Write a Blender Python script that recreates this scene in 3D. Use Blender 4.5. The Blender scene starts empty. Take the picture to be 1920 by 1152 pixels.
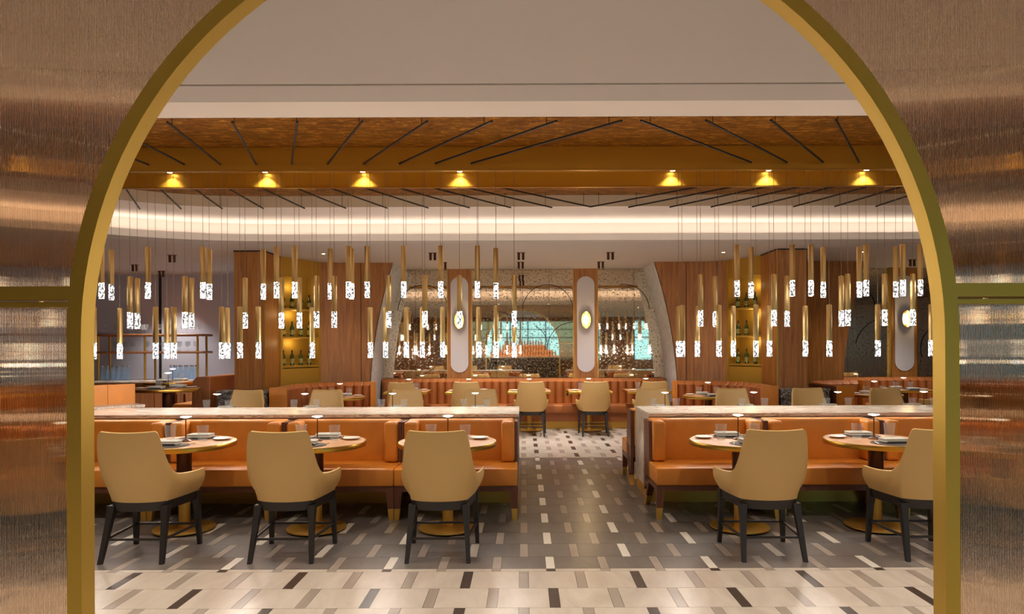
import bpy, bmesh, math, random
from mathutils import Vector, Matrix
random.seed(7)
SC = bpy.context.scene
COL = SC.collection
PI = math.pi
# ------------------------------------------------------------------ camera, world, exposure
F = 1250.0; CX = 982.0; CY = 652.0; EYE = 1.55
cam_d = bpy.data.cameras.new('camera'); cam = bpy.data.objects.new('camera', cam_d); COL.objects.link(cam)
cam_d.sensor_width = 36.0; cam_d.lens = F / 1920 * 36.0
cam_d.shift_x = -(CX - 960) / 1920; cam_d.shift_y = (CY - 576) / 1920
cam_d.clip_start = 0.05; cam_d.clip_end = 200
cam.matrix_world = Matrix.Translation((0, 0, EYE)) @ Matrix.Rotation(PI / 2, 4, 'X') @ Matrix.Rotation(-0.0035, 4, 'Z')
SC.camera = cam
w = bpy.data.worlds.new('world'); SC.world = w; w.use_nodes = True
w.node_tree.nodes['Background'].inputs[0].default_value = (0.75, 0.85, 1.0, 1)
w.node_tree.nodes['Background'].inputs[1].default_value = 1.0
SC.view_settings.view_transform = 'Standard'; SC.view_settings.look = 'None'
SC.view_settings.exposure = 0.75; SC.view_settings.gamma = 1.0; SC.view_settings.use_curve_mapping = False
cy = SC.cycles
cy.max_bounces = 9; cy.diffuse_bounces = 4; cy.glossy_bounces = 5; cy.transmission_bounces = 8
cy.transparent_max_bounces = 24; cy.caustics_reflective = False; cy.caustics_refractive = False
cy.sample_clamp_indirect = 6.0; cy.use_denoising = True
cy.use_adaptive_sampling = True; cy.adaptive_threshold = 0.03

# ------------------------------------------------------------------ materials
MATS = {}
def _new(name):
    m = bpy.data.materials.new(name); m.use_nodes = True
    nt = m.node_tree; b = nt.nodes['Principled BSDF']; MATS[name] = m
    return m, nt, b
def N(nt, t, **kw):
    n = nt.nodes.new(t)
    for k, v in kw.items():
        if k in n.inputs: n.inputs[k].default_value = v
        else: setattr(n, k, v)
    return n
def ramp(nt, fac, stops):
    r = nt.nodes.new('ShaderNodeValToRGB'); cr = r.color_ramp
    while len(cr.elements) < len(stops): cr.elements.new(0.5)
    for e, (p, c) in zip(cr.elements, stops):
        e.position = p; e.color = (c[0], c[1], c[2], 1)
    nt.links.new(fac, r.inputs[0]); return r.outputs[0]
def S(r, g, b):
    f = lambda v: ((v / 255 + .055) / 1.055) ** 2.4 if v / 255 > .04045 else v / 255 / 12.92
    return (f(r), f(g), f(b), 1)
def plain(name, c, rough=.5, metal=0, spec=.5, coat=0, bump=0, bscale=200, var=0, vscale=3):
    m, nt, b = _new(name)
    b.inputs['Base Color'].default_value = c; b.inputs['Roughness'].default_value = rough
    b.inputs['Metallic'].default_value = metal; b.inputs['Specular IOR Level'].default_value = spec
    b.inputs['Coat Weight'].default_value = coat
    pos = N(nt, 'ShaderNodeNewGeometry').outputs['Position']
    if var:
        n = N(nt, 'ShaderNodeTexNoise', Scale=vscale, Detail=4.0); nt.links.new(pos, n.inputs['Vector'])
        nt.links.new(ramp(nt, n.outputs[0], [(.3, [x * (1 - var) for x in c[:3]]), (.7, [min(1, x * (1 + var)) for x in c[:3]])]), b.inputs['Base Color'])
    if bump:
        n = N(nt, 'ShaderNodeTexNoise', Scale=bscale, Detail=3.0); nt.links.new(pos, n.inputs['Vector'])
        bp = N(nt, 'ShaderNodeBump', Strength=bump, Distance=.002); nt.links.new(n.outputs[0], bp.inputs['Height'])
        nt.links.new(bp.outputs[0], b.inputs['Normal'])
    return m
def emit(name, c, s):
    m, nt, b = _new(name)
    b.inputs['Base Color'].default_value = (c[0], c[1], c[2], 1)
    b.inputs['Emission Color'].default_value = (c[0], c[1], c[2], 1); b.inputs['Emission Strength'].default_value = s
    return m
def mapped(nt, scale, src='Position'):
    if src == 'Position': v = N(nt, 'ShaderNodeNewGeometry').outputs['Position']
    else: v = N(nt, 'ShaderNodeTexCoord').outputs[src]
    mp = N(nt, 'ShaderNodeMapping'); mp.inputs['Scale'].default_value = scale
    nt.links.new(v, mp.inputs['Vector']); return mp.outputs[0]
def wood(name, c1, c2, scale=(14, 14, .9), rough=.42):
    m, nt, b = _new(name)
    v = mapped(nt, scale)
    n = N(nt, 'ShaderNodeTexNoise', Scale=1.6, Detail=6.0, Roughness=.62, Distortion=.7); nt.links.new(v, n.inputs['Vector'])
    nt.links.new(ramp(nt, n.outputs[0], [(.28, c1), (.72, c2)]), b.inputs['Base Color'])
    b.inputs['Roughness'].default_value = rough
    return m
def marble(name, base, vein, vein2, scale, dist=2.2, lo=.44, rough=.18):
    m, nt, b = _new(name)
    v = mapped(nt, scale)
    n = N(nt, 'ShaderNodeTexNoise', Scale=1.0, Detail=7.0, Roughness=.6, Distortion=dist); nt.links.new(v, n.inputs['Vector'])
    nt.links.new(ramp(nt, n.outputs[0], [(.0, base), (lo, base), (lo + .045, vein), (lo + .08, base), (lo + .15, vein2), (lo + .21, base)]), b.inputs['Base Color'])
    b.inputs['Roughness'].default_value = rough
    return m
def tile(name, c1, c2, rough=.28):
    m, nt, b = _new(name)
    v = mapped(nt, (3.2, 1.2, 1))
    oi = N(nt, 'ShaderNodeObjectInfo')
    ad = N(nt, 'ShaderNodeVectorMath'); ad.operation = 'ADD'
    cmb = N(nt, 'ShaderNodeCombineXYZ'); ml = N(nt, 'ShaderNodeMath'); ml.operation = 'MULTIPLY'; ml.inputs[1].default_value = 40
    nt.links.new(oi.outputs['Random'], ml.inputs[0]); nt.links.new(ml.outputs[0], cmb.inputs[0]); nt.links.new(ml.outputs[0], cmb.inputs[1])
    nt.links.new(v, ad.inputs[0]); nt.links.new(cmb.outputs[0], ad.inputs[1])
    n = N(nt, 'ShaderNodeTexNoise', Scale=1.3, Detail=6.0, Roughness=.6, Distortion=1.5); nt.links.new(ad.outputs[0], n.inputs['Vector'])
    nt.links.new(ramp(nt, n.outputs[0], [(.25, c1), (.75, c2)]), b.inputs['Base Color'])
    b.inputs['Roughness'].default_value = rough
    return m

plain('ceiling_paint', S(204, 198, 193), .9)
plain('white_paint', S(236, 226, 216), .9)
plain('beige_paint', S(205, 180, 150), .8)
plain('wall_paint_cool_lit', S(204, 198, 208), .9)  # lilac cast of cool light put into a warm grey paint
plain('dark_gap', S(30, 24, 20), .8)
plain('grout', S(120, 108, 98), .9)
plain('brass', S(205, 165, 75), .28, 1.0, bump=.15, bscale=600)
plain('satin_brass', S(212, 164, 74), .36, .7)
plain('frame_brass', S(190, 156, 66), .42, .85)
plain('fascia_gold', S(212, 164, 62), .38, .6)
plain('niche_gold', S(190, 146, 50), .55, .35)
plain('pendant_brass', S(214, 184, 126), .36, 1.0, bump=.2, bscale=300)
plain('bronze', S(90, 55, 36), .35, .8)
plain('blackened', S(40, 32, 26), .5, .3)
plain('steel', S(200, 200, 200), .25, 1.0)
plain('orange_leather', S(214, 132, 44), .42, bump=.12, bscale=160, var=.1, vscale=5)
plain('red_leather', S(170, 98, 46), .45, bump=.1, bscale=160, var=.1, vscale=4)
plain('mustard_leather', S(212, 172, 108), .5, bump=.06, bscale=220)
plain('ebony', S(38, 31, 28), .45)
plain('napkin', S(205, 200, 190), .9, bump=.2, bscale=400)
plain('placemat', S(92, 84, 80), .8)
plain('china', S(232, 226, 214), .25)
plain('charcoal_cloth', S(60, 58, 60), .8)
plain('cable', S(150, 128, 105), .5)
plain('bottle_green', S(58, 70, 26), .12, spec=.7)
plain('bottle_label', S(150, 150, 80), .6)
plain('cork_foil', S(60, 30, 20), .5)
plain('capsule_plaster', S(206, 200, 202), .85)
plain('table_veneer', S(198, 142, 96), .5, var=.12, vscale=8)
plain('black_plastic', S(20, 20, 20), .4)
plain('bar_black', S(28, 26, 26), .4)
wood('walnut', S(134, 80, 30)[:3], S(192, 128, 62)[:3])
wood('walnut_dark', S(84, 44, 26)[:3], S(116, 66, 42)[:3], (10, 10, 2))
wood('cabinet_wood', S(136, 82, 46)[:3], S(172, 112, 70)[:3])
marble('counter_marble', S(228, 216, 202)[:3], S(150, 122, 112)[:3], S(196, 172, 156)[:3], (1.0, 9, 9))
marble('end_marble', S(222, 206, 188)[:3], S(140, 118, 108)[:3], S(196, 172, 150)[:3], (9, 9, .8))
marble('black_marble', S(52, 50, 52)[:3], S(215, 208, 200)[:3], S(120, 116, 116)[:3], (5, 5, 7), 3.2, .40)
marble('bar_marble', S(30, 28, 26)[:3], S(190, 150, 80)[:3], S(80, 78, 74)[:3], (4, 4, 4), 3.0, .45)
tile('tile_white', S(174, 158, 144)[:3], S(202, 188, 174)[:3])
tile('tile_dark', S(92, 84, 80)[:3], S(120, 111, 105)[:3])
tile('tile_grey', S(140, 124, 112)[:3], S(164, 150, 138)[:3])
tile('tile_brown', S(62, 50, 44)[:3], S(78, 66, 58)[:3])
tile('tile_cream', S(206, 194, 180)[:3], S(222, 212, 200)[:3])
emit('led_strip', (1, .88, .78), 3.6)
emit('lamp_glow', (1, .9, .76), 6.0)
emit('sconce_glow', (1, .80, .42), 7.0)
emit('downlight_glow', (1, .84, .55), 12.0)
emit('window_sky', (.30, .66, .80), 1.2)
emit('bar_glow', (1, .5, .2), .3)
# gold leaf
m, nt, b = _new('gold_leaf')
v = mapped(nt, (3.0, 9.0, 1)); n = N(nt, 'ShaderNodeTexNoise', Scale=2.2, Detail=5.0, Roughness=.65, Distortion=1.2); nt.links.new(v, n.inputs['Vector'])
v2 = mapped(nt, (1, 1, 1)); br = N(nt, 'ShaderNodeTexBrick', Scale=4.0); nt.links.new(v2, br.inputs['Vector'])
br.inputs['Color1'].default_value = (1, 1, 1, 1); br.inputs['Color2'].default_value = (.72, .72, .72, 1); br.inputs['Mortar'].default_value = (1.25, 1.25, 1.25, 1); br.inputs['Mortar Size'].default_value = .012
mx = N(nt, 'ShaderNodeMix'); mx.data_type = 'RGBA'; mx.blend_type = 'MULTIPLY'; mx.inputs[0].default_value = 1.0
nt.links.new(ramp(nt, n.outputs[0], [(.3, S(104, 62, 18)[:3]), (.52, S(160, 104, 32)[:3]), (.68, S(226, 168, 72)[:3])]), mx.inputs[6]); nt.links.new(br.outputs[0], mx.inputs[7])
nt.links.new(mx.outputs[2], b.inputs['Base Color']); b.inputs['Metallic'].default_value = .75; b.inputs['Roughness'].default_value = .42
bp = N(nt, 'ShaderNodeBump', Strength=.5, Distance=.01); nt.links.new(n.outputs[0], bp.inputs['Height']); nt.links.new(bp.outputs[0], b.inputs['Normal'])
# silver leaf plaster
m, nt, b = _new('silver_plaster')
v = mapped(nt, (1, 1, 1)); n = N(nt, 'ShaderNodeTexNoise', Scale=9.0, Detail=8.0, Roughness=.7); nt.links.new(v, n.inputs['Vector'])
nt.links.new(ramp(nt, n.outputs[0], [(.3, S(184, 182, 184)[:3]), (.7, S(222, 221, 224)[:3])]), b.inputs['Base Color']); b.inputs['Metallic'].default_value = .15; b.inputs['Roughness'].default_value = .5
# antique mirror
m, nt, b = _new('antique_mirror')
v = mapped(nt, (1, 1, 1)); n = N(nt, 'ShaderNodeTexNoise', Scale=26.0, Detail=4.0, Roughness=.75); nt.links.new(v, n.inputs['Vector'])
nt.links.new(ramp(nt, n.outputs[0], [(.0, S(90, 78, 64)[:3]), (.40, S(120, 106, 88)[:3]), (.45, S(222, 208, 184)[:3]), (1, S(232, 220, 198)[:3])]), b.inputs['Base Color'])
rr = ramp(nt, n.outputs[0], [(.0, (.6,) * 3), (.38, (.5,) * 3), (.45, (.02,) * 3), (1, (.02,) * 3)]); nt.links.new(rr, b.inputs['Roughness']); b.inputs['Metallic'].default_value = 1.0
# clear glass, reeded glass
m, nt, b = _new('clear_glass'); b.inputs['Base Color'].default_value = (.97, .97, .97, 1); b.inputs['Transmission Weight'].default_value = 1; b.inputs['Roughness'].default_value = .01; b.inputs['IOR'].default_value = 1.3
m, nt, b = _new('blue_glass'); b.inputs['Base Color'].default_value = (.90, .95, 1.0, 1); b.inputs['Transmission Weight'].default_value = 1; b.inputs['Roughness'].default_value = .02; b.inputs['IOR'].default_value = 1.25
m, nt, b = _new('reeded_glass'); b.inputs['Base Color'].default_value = (.68, .47, .29, 1); b.inputs['Transmission Weight'].default_value = 1; b.inputs['Roughness'].default_value = .03; b.inputs['IOR'].default_value = 1.42
m, nt, b = _new('amber_glass_glow'); b.inputs['Base Color'].default_value = S(196, 124, 62); b.inputs['Roughness'].default_value = .2; b.inputs['Emission Color'].default_value = S(226, 140, 64); b.inputs['Emission Strength'].default_value = .2  # shelf backlight put into the bottles as a faint emission
def thin(name, c, edge):
    m, nt, b = _new(name)
    tr = N(nt, 'ShaderNodeBsdfTransparent'); tr.inputs[0].default_value = c
    lw = N(nt, 'ShaderNodeLayerWeight'); lw.inputs[0].default_value = .35
    b.inputs['Base Color'].default_value = (.9, .92, .95, 1); b.inputs['Roughness'].default_value = .05
    mx = N(nt, 'ShaderNodeMixShader'); rm = ramp(nt, lw.outputs['Facing'], [(0, (.05,) * 3), (.6, (.10,) * 3), (1, (edge,) * 3)])
    nt.links.new(rm, mx.inputs[0]); nt.links.new(tr.outputs[0], mx.inputs[1]); nt.links.new(b.outputs[0], mx.inputs[2])
    nt.links.new(mx.outputs[0], nt.nodes['Material Output'].inputs[0])
thin('thin_glass', (.96, .97, .97, 1), .95); thin('thin_blue', (.86, .93, .99, 1), .8)
# glowing bubbled crystal
m, nt, b = _new('crystal')
v = mapped(nt, (1, 1, .7)); n = N(nt, 'ShaderNodeTexNoise', Scale=60.0, Detail=2.0, Roughness=.6); nt.links.new(v, n.inputs['Vector'])
es = ramp(nt, n.outputs[0], [(.43, (.01,) * 3), (.50, (.06,) * 3), (.60, (1,) * 3)])
ml = N(nt, 'ShaderNodeMath'); ml.operation = 'MULTIPLY'; ml.inputs[1].default_value = 6.0; nt.links.new(es, ml.inputs[0])
b.inputs['Base Color'].default_value = S(70, 74, 82); b.inputs['Roughness'].default_value = .1
b.inputs['Emission Color'].default_value = (1, .93, .86, 1); nt.links.new(ml.outputs[0], b.inputs['Emission Strength'])

# ------------------------------------------------------------------ mesh helpers
class MB:
    def __init__(s): s.v = []; s.f = []
    def add(s, verts, faces):
        o = len(s.v); s.v += [tuple(p) for p in verts]; s.f += [tuple(i + o for i in q) for q in faces]; return s
    def box(s, x0, x1, y0, y1, z0, z1):
        return s.add([(x0, y0, z0), (x1, y0, z0), (x1, y1, z0), (x0, y1, z0), (x0, y0, z1), (x1, y0, z1), (x1, y1, z1), (x0, y1, z1)],
                     [(0, 3, 2, 1), (4, 5, 6, 7), (0, 1, 5, 4), (1, 2, 6, 5), (2, 3, 7, 6), (3, 0, 4, 7)])
    def rbox(s, x0, x1, y0, y1, z0, z1, r=.02, seg=3):
        bm = bmesh.new(); bmesh.ops.create_cube(bm, size=1)
        for p in bm.verts: p.co = Vector(((x0 + x1) / 2 + p.co.x * (x1 - x0), (y0 + y1) / 2 + p.co.y * (y1 - y0), (z0 + z1) / 2 + p.co.z * (z1 - z0)))
        bmesh.ops.bevel(bm, geom=bm.edges[:], offset=r, segments=seg, profile=.5, affect='EDGES')
        bm.verts.index_update(); s.add([p.co[:] for p in bm.verts], [[q.index for q in fc.verts] for fc in bm.faces]); bm.free(); return s
    def lathe(s, prof, n=24, c=(0, 0, 0), sx=1, sy=1, caps=True):
        vs = []; fs = []
        for r, z in prof:
            for i in range(n):
                a = 2 * PI * i / n; vs.append((c[0] + r * sx * math.cos(a), c[1] + r * sy * math.sin(a), c[2] + z))
        for k in range(len(prof) - 1):
            for i in range(n):
                j = (i + 1) % n; fs.append((k * n + i, k * n + j, (k + 1) * n + j, (k + 1) * n + i))
        if caps:
            if prof[0][0] > 1e-6: fs.append(tuple(range(n))[::-1])
            if prof[-1][0] > 1e-6: fs.append(tuple((len(prof) - 1) * n + i for i in range(n)))
        return s.add(vs, fs)
    def tube(s, a, b, r0, r1=None, n=10):
        r1 = r0 if r1 is None else r1
        a, b = Vector(a), Vector(b); d = (b - a).normalized(); u = d.orthogonal().normalized(); w_ = d.cross(u)
        vs = []
        for p, r in ((a, r0), (b, r1)):
            for i in range(n):
                t = 2 * PI * i / n; vs.append(p + (u * math.cos(t) + w_ * math.sin(t)) * r)
        fs = [(i, (i + 1) % n, n + (i + 1) % n, n + i) for i in range(n)] + [tuple(range(n))[::-1], tuple(range(n, 2 * n))]
        return s.add(vs, fs)
    def bar(s, a, b, wa, da, wb=None, db=None):      # rectangular tapered bar along z-ish, widths in x and y
        wb = wa if wb is None else wb; db = da if db is None else db
        vs = []
        for p, w_, d_ in ((a, wa, da), (b, wb, db)):
            for sx, sy in ((-1, -1), (1, -1), (1, 1), (-1, 1)): vs.append((p[0] + sx * w_ / 2, p[1] + sy * d_ / 2, p[2]))
        return s.add(vs, [(0, 3, 2, 1), (4, 5, 6, 7), (0, 1, 5, 4), (1, 2, 6, 5), (2, 3, 7, 6), (3, 0, 4, 7)])
    def prism(s, poly, z0, z1):
        n = len(poly)
        return s.add([(x, y, z0) for x, y in poly] + [(x, y, z1) for x, y in poly],
                     [tuple(range(n))[::-1], tuple(range(n, 2 * n))] + [(i, (i + 1) % n, n + (i + 1) % n, n + i) for i in range(n)])
    def wallpath(s, path, th, z0, z1, left=True):     # vertical slab along an open path with thickness to one side
        k = len(path); nrm = []
        for i in range(k):
            a = Vector(path[max(i - 1, 0)]); b_ = Vector(path[min(i + 1, k - 1)]); d = (b_ - a).normalized()
            nrm.append(Vector((-d.y, d.x)) if left else Vector((d.y, -d.x)))
        q = [Vector(p) + m_ * th for p, m_ in zip(path, nrm)]
        for i in range(k - 1):
            P = [path[i], path[i + 1], tuple(q[i + 1]), tuple(q[i])]
            s.prism(P if left else P[::-1], z0, z1)
        return s
    def grid(s, rows, closed=False):
        m_ = len(rows[0]); vs = [p for r in rows for p in r]; fs = []
        for i in range(len(rows) - 1):
            for j in range(m_ - (0 if closed else 1)):
                k = (j + 1) % m_; fs.append((i * m_ + j, i * m_ + k, (i + 1) * m_ + k, (i + 1) * m_ + j))
        return s.add(vs, fs)
    def mesh(s, name, mat, ang=35, off=(0, 0, 0)):
        me = bpy.data.meshes.new(name)
        me.from_pydata([(p[0] - off[0], p[1] - off[1], p[2] - off[2]) for p in s.v], [], s.f)
        mats = mat if isinstance(mat, (list, tuple)) else [mat]
        for q in mats: me.materials.append(MATS[q])
        me.polygons.foreach_set('use_smooth', [True] * len(me.polygons)); me.update()
        me.set_sharp_from_angle(angle=math.radians(ang)); return me
def link(name, me, parent=None, loc=None, rz=0):
    o = bpy.data.objects.new(name, me); COL.objects.link(o)
    if parent: o.parent = parent
    if loc: o.location = loc
    if rz: o.rotation_euler[2] = rz
    return o
def part(name, mb, mat, parent=None, ang=35, world=False, label=None):
    off = tuple(parent.location) if (world and parent) else (0, 0, 0)
    o = link(name, mb.mesh(name, mat, ang, off), parent)
    if label: o['label'] = label
    return o
def tag(o, label, cat, group=None):
    o['label'] = label; o['category'] = cat
    if group: o['group'] = group
    return o
def thing(name, label, cat, loc=(0, 0, 0), rz=0, group=None):
    o = bpy.data.objects.new(name, None); COL.objects.link(o); o.location = loc; o.rotation_euler[2] = rz; o.empty_display_size = .1
    return tag(o, label, cat, group)
def struct(name, mb, mat, ang=35):
    o = part(name, mb, mat, None, ang); o['kind'] = 'structure'; return o
def spart(name, mb, mat, parent, ang=35):
    return part(name, mb, mat, parent, ang, world=True)
def dup(src, loc, rz=0, label=None, group=None):
    def cp(o, par):
        c = o.copy(); COL.objects.link(c); c.parent = par
        for ch in list(o.children): cp(ch, c)
        return c
    r = cp(src, None); r.location = loc; r.rotation_euler[2] = rz
    if label: r['label'] = label
    if group: r['group'] = group
    elif group == '' and 'group' in r: del r['group']
    return r
class Proto:                                         # first use moves the prototype, later uses copy it
    def __init__(s, o): s.o = o; s.used = False
    def put(s, loc, rz=0, label=None, group=None):
        if not s.used:
            s.used = True; o = s.o; o.location = loc; o.rotation_euler[2] = rz
            if label: o['label'] = label
            if group: o['group'] = group
            return o
        return dup(s.o, loc, rz, label, group)
def lamp(name, kind, loc, energy, color, parent=None, **kw):
    d = bpy.data.lights.new(name, kind); d.energy = energy; d.color = color
    for k, v_ in kw.items(): setattr(d, k, v_)
    o = bpy.data.objects.new(name, d); COL.objects.link(o); o.location = loc
    if parent: o.parent = parent
    return o
def px(x, y, Y):                                     # photo pixel at distance Y -> point
    r = -.0035; dx, dy = x - CX, y - CY
    x_ = CX + dx * math.cos(r) - dy * math.sin(r) * 1; y_ = CY + dy + dx * .0035
    return ((x - CX) / F * Y, Y, EYE - (y_ - CY) / F * Y)
ZC = 3.11

# ------------------------------------------------------------------ floor with its tiles
fl = struct('floor', MB().box(-13, 13.5, -9.5, 14.6, -.12, -.006), 'grout')
PT, RT = .381, .322; AW = .0635; G = .0012
def zone(y): return 'd' if 4.669 <= y < 9.378 else 'w'
pieces = []
n0 = int((0.9 - 4.613) // RT)
for n in range(n0, 27):
    ya, yb = 4.613 + n * RT, 4.613 + (n + 1) * RT
    cuts = [ya] + [c for c in (4.669, 9.378) if ya < c < yb] + [yb]
    even = n % 2 == 0
    x00 = .152 if even else -.036
    for a_, b_ in zip(cuts[:-1], cuts[1:]):
        zz = zone((a_ + b_) / 2)
        hw = 3.2 + (a_ + .3) * .82
        for k in range(int(-hw / PT), int(hw / PT) + 1):
            xa = x00 + k * PT
            sp = (k % 3 == 0) if even else (k % 3 == 2)
            am = ('tile_brown' if sp else 'tile_grey') if zz == 'w' else ('tile_cream' if sp else 'tile_grey')
            fm = 'tile_white' if zz == 'w' else 'tile_dark'
            pieces.append(('accent_tile', am, xa, xa + AW, a_, b_)); pieces.append(('field_tile', fm, xa + AW, xa + PT, a_, b_))
umesh = {}
def unit(mat):
    if mat not in umesh:
        umesh[mat] = MB().box(0, 1, 0, 1, -.012, 0).mesh('tile_' + mat, mat)
    return umesh[mat]
def score(p):
    yc = (p[4] + p[5]) / 2; xc = (p[2] + p[3]) / 2; u_ = CX + F * xc / yc; v_ = CY + F * EYE / yc
    if not (150 < u_ < 1780) or v_ > 1175: return 0
    s = (p[3] - p[2]) * (p[5] - p[4]) / yc ** 3
    if 6.0 < yc < 8.2 and not (-.15 < xc < 1.35): s = 0
    if yc > 8.2 and not (960 < u_ < 1190): s = 0
    return s
rest = {}
for kind in ('field_tile', 'accent_tile'):
    ps = sorted([p for p in pieces if p[0] == kind], key=score, reverse=True)
    for i, p in enumerate(ps):
        if i < 295 and score(p) > 0:
            o = link(kind, unit(p[1]), fl, (p[2] + G, p[4] + G, 0)); o.scale = (p[3] - p[2] - 2 * G, p[5] - p[4] - 2 * G, 1)
        else:
            rest.setdefault(p[1], MB()).box(p[2] + G, p[3] - G, p[4] + G, p[5] - G, -.012, 0)
for k, mb in rest.items():
    o = part('tile_field', mb, k, fl); o['kind'] = 'stuff'
o = part('tile_field', MB().box(-13, 13.5, -9.5, .9, -.012, 0), 'tile_white', fl); o['kind'] = 'stuff'

# ------------------------------------------------------------------ ceiling
TC = (.9, 6.96)
def stadium(off, b=2.74, a=3.2, h=4.5, cy_=6.96, n=24):
    pts = []
    for i in range(n + 1):
        t = -PI / 2 + PI * i / n; pts.append((TC[0] + h + (a + off) * math.cos(t), cy_ + (b + off) * math.sin(t)))
    for i in range(n + 1):
        t = PI / 2 + PI * i / n; pts.append((TC[0] - h + (a + off) * math.cos(t), cy_ + (b + off) * math.sin(t)))
    return pts
def ring(mb, A, B, za, zb):
    n = len(A); vs = [(x, y, za) for x, y in A] + [(x, y, zb) for x, y in B]
    mb.add(vs, [(i, (i + 1) % n, n + (i + 1) % n, n + i) for i in range(n)])
def big(pts, R=26):
    out = []
    for x, y in pts:
        d = Vector((x - TC[0], y - TC[1])).normalized() * R; out.append((TC[0] + d.x, TC[1] + d.y))
    return out
P0, P3, P25, P27, P35 = stadium(0), stadium(.03), stadium(.26), stadium(.285), stadium(.36)
mb = MB(); ring(mb, P27, big(P27), ZC, ZC); ring(mb, P27, P27, ZC, ZC + .1); ring(mb, P0, P25, ZC, ZC); ring(mb, P25, P25, ZC, ZC + .1)
ceil = struct('ceiling', mb, 'ceiling_paint', 30)
mb = MB(); ring(mb, P25, P27, ZC + .06, ZC + .06); spart('shadow_gap', mb, 'dark_gap', ceil)
mb = MB(); ring(mb, P0, P0, ZC, ZC + .10); ring(mb, P0, P3, ZC + .10, ZC + .10); ring(mb, P3, P3, ZC + .10, ZC + .02); ring(mb, P3, P25, ZC + .02, ZC + .02)
spart('cove_lip', mb, 'white_paint', ceil)
GO = stadium(0, 1.72, 2.1, 4.5, 7.12)
mb = MB(); ring(mb, P35, P35, ZC + .02, 3.42); ring(mb, P25, P35, ZC + .02, ZC + .02); ring(mb, P35, GO, 3.42, 3.42)
spart('cove_ceiling', mb, 'white_paint', ceil)
mb = MB(); ring(mb, GO, GO, 3.42, 3.57); spart('tray_edge', mb, 'beige_paint', ceil)
mb = MB().prism(GO, 3.57, 3.60); spart('gold_leaf_panel', mb, 'gold_leaf', ceil)
L1, L2 = stadium(.12), stadium(.20)
mb = MB(); ring(mb, L1, L2, ZC + .045, ZC + .045)
led = spart('led_strip', mb, 'led_strip', ceil)
mb = MB().box(-13, 13.5, -9.5, 14.6, 3.75, 3.85); spart('slab', mb, 'ceiling_paint', ceil)
# gold trough over the counters
for nm, y0, y1 in (('fascia', 6.70, 6.73), ('fascia', 7.41, 7.44)):
    spart(nm, MB().box(-5.3, 7.1, y0, y1, 3.34, 3.57), 'fascia_gold', ceil)
    spart('edge_bead', MB().box(-5.3, 7.1, y0 - .004, y1 + .004, 3.332, 3.345), 'brass', ceil)
spart('trough_lid', MB().box(-5.3, 7.1, 6.73, 7.41, 3.498, 3.52), 'fascia_gold', ceil)
# rods in two sun-ray fans on each side of the trough
for side in (-1, 1):
    for i in range(0, 12):
        xe = -.52 - .36 * i; xs = .754 - .523 * i
        if side == 1: xe, xs = 1.77 - xe, 1.77 - xs
        if not -5.2 < xe < 7: continue
        dxy = (xs - xe) / 1.2
        for s2 in (0, 1):
            if s2 == 0: a_, b_ = (xe, 6.69), (xe + dxy * 1.25, 5.44)
            else: a_, b_ = (xe, 7.45), (xe + dxy * 1.36, 8.81)
            if side == 1 and b_[0] < .885 or side == -1 and b_[0] > .885: 
                t = (.885 - a_[0]) / (b_[0] - a_[0])
                if t < .15: continue
                b_ = (a_[0] + (b_[0] - a_[0]) * t, a_[1] + (b_[1] - a_[1]) * t)
            if not (-5.5 < b_[0] < 7.3): continue
            mb = MB().tube((a_[0], a_[1], 3.40), (b_[0], b_[1], 3.40), .010, n=6)
            for t in (.93,):
                q = (a_[0] + (b_[0] - a_[0]) * t, a_[1] + (b_[1] - a_[1]) * t)
                mb.tube((q[0], q[1], 3.40), (q[0], q[1], 3.57), .003, n=5)
            spart('ceiling_rod', mb, 'blackened', ceil)

# ------------------------------------------------------------------ walls
struct('wall_left', MB().box(-12.6, -12.4, -9.4, 14.4, -.006, 3.75), 'walnut')
struct('wall_right', MB().box(12.9, 13.1, -9.4, 14.4, -.006, 3.75), 'walnut')
wb = struct('wall_back', MB().box(-12.4, -4.6, 14.05, 14.25, -.006, 3.75).box(-4.6, 12.9, 13.32, 13.5, -.006, 3.75), 'wall_paint_cool_lit')
spart('wall_dark_strip', MB().box(-7.68, -7.63, 14.035, 14.05, 0, ZC), 'dark_gap', wb)  # thin dark vertical strip on the back wall
# window wall behind the viewer, seen in the mirrors
ww = struct('wall_front', MB().box(-12.4, 12.9, -9.4, -9.2, -.006, .9).box(-12.4, 12.9, -9.4, -9.2, 2.95, 3.75).box(-12.4, -3.6, -9.4, -9.2, .9, 2.95).box(12.6, 12.9, -9.4, -9.2, .9, 2.95).box(4.1, 5.9, -9.4, -9.2, .9, 2.95), 'walnut')
wi = struct('window_1', MB().box(-3.6, 4.1, -9.36, -9.34, .9, 2.95).box(5.9, 12.6, -9.36, -9.34, .9, 2.95), 'window_sky')
mb = MB()
for k in range(17): mb.box(-3.6 + k * .95, -3.54 + k * .95, -9.33, -9.24, .9, 2.95)
mb.box(-3.6, 12.6, -9.33, -9.24, 2.05, 2.11).box(-3.6, 12.6, -9.33, -9.24, 2.5, 2.54)
part('window_frame', mb, 'blackened', wi)

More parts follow.
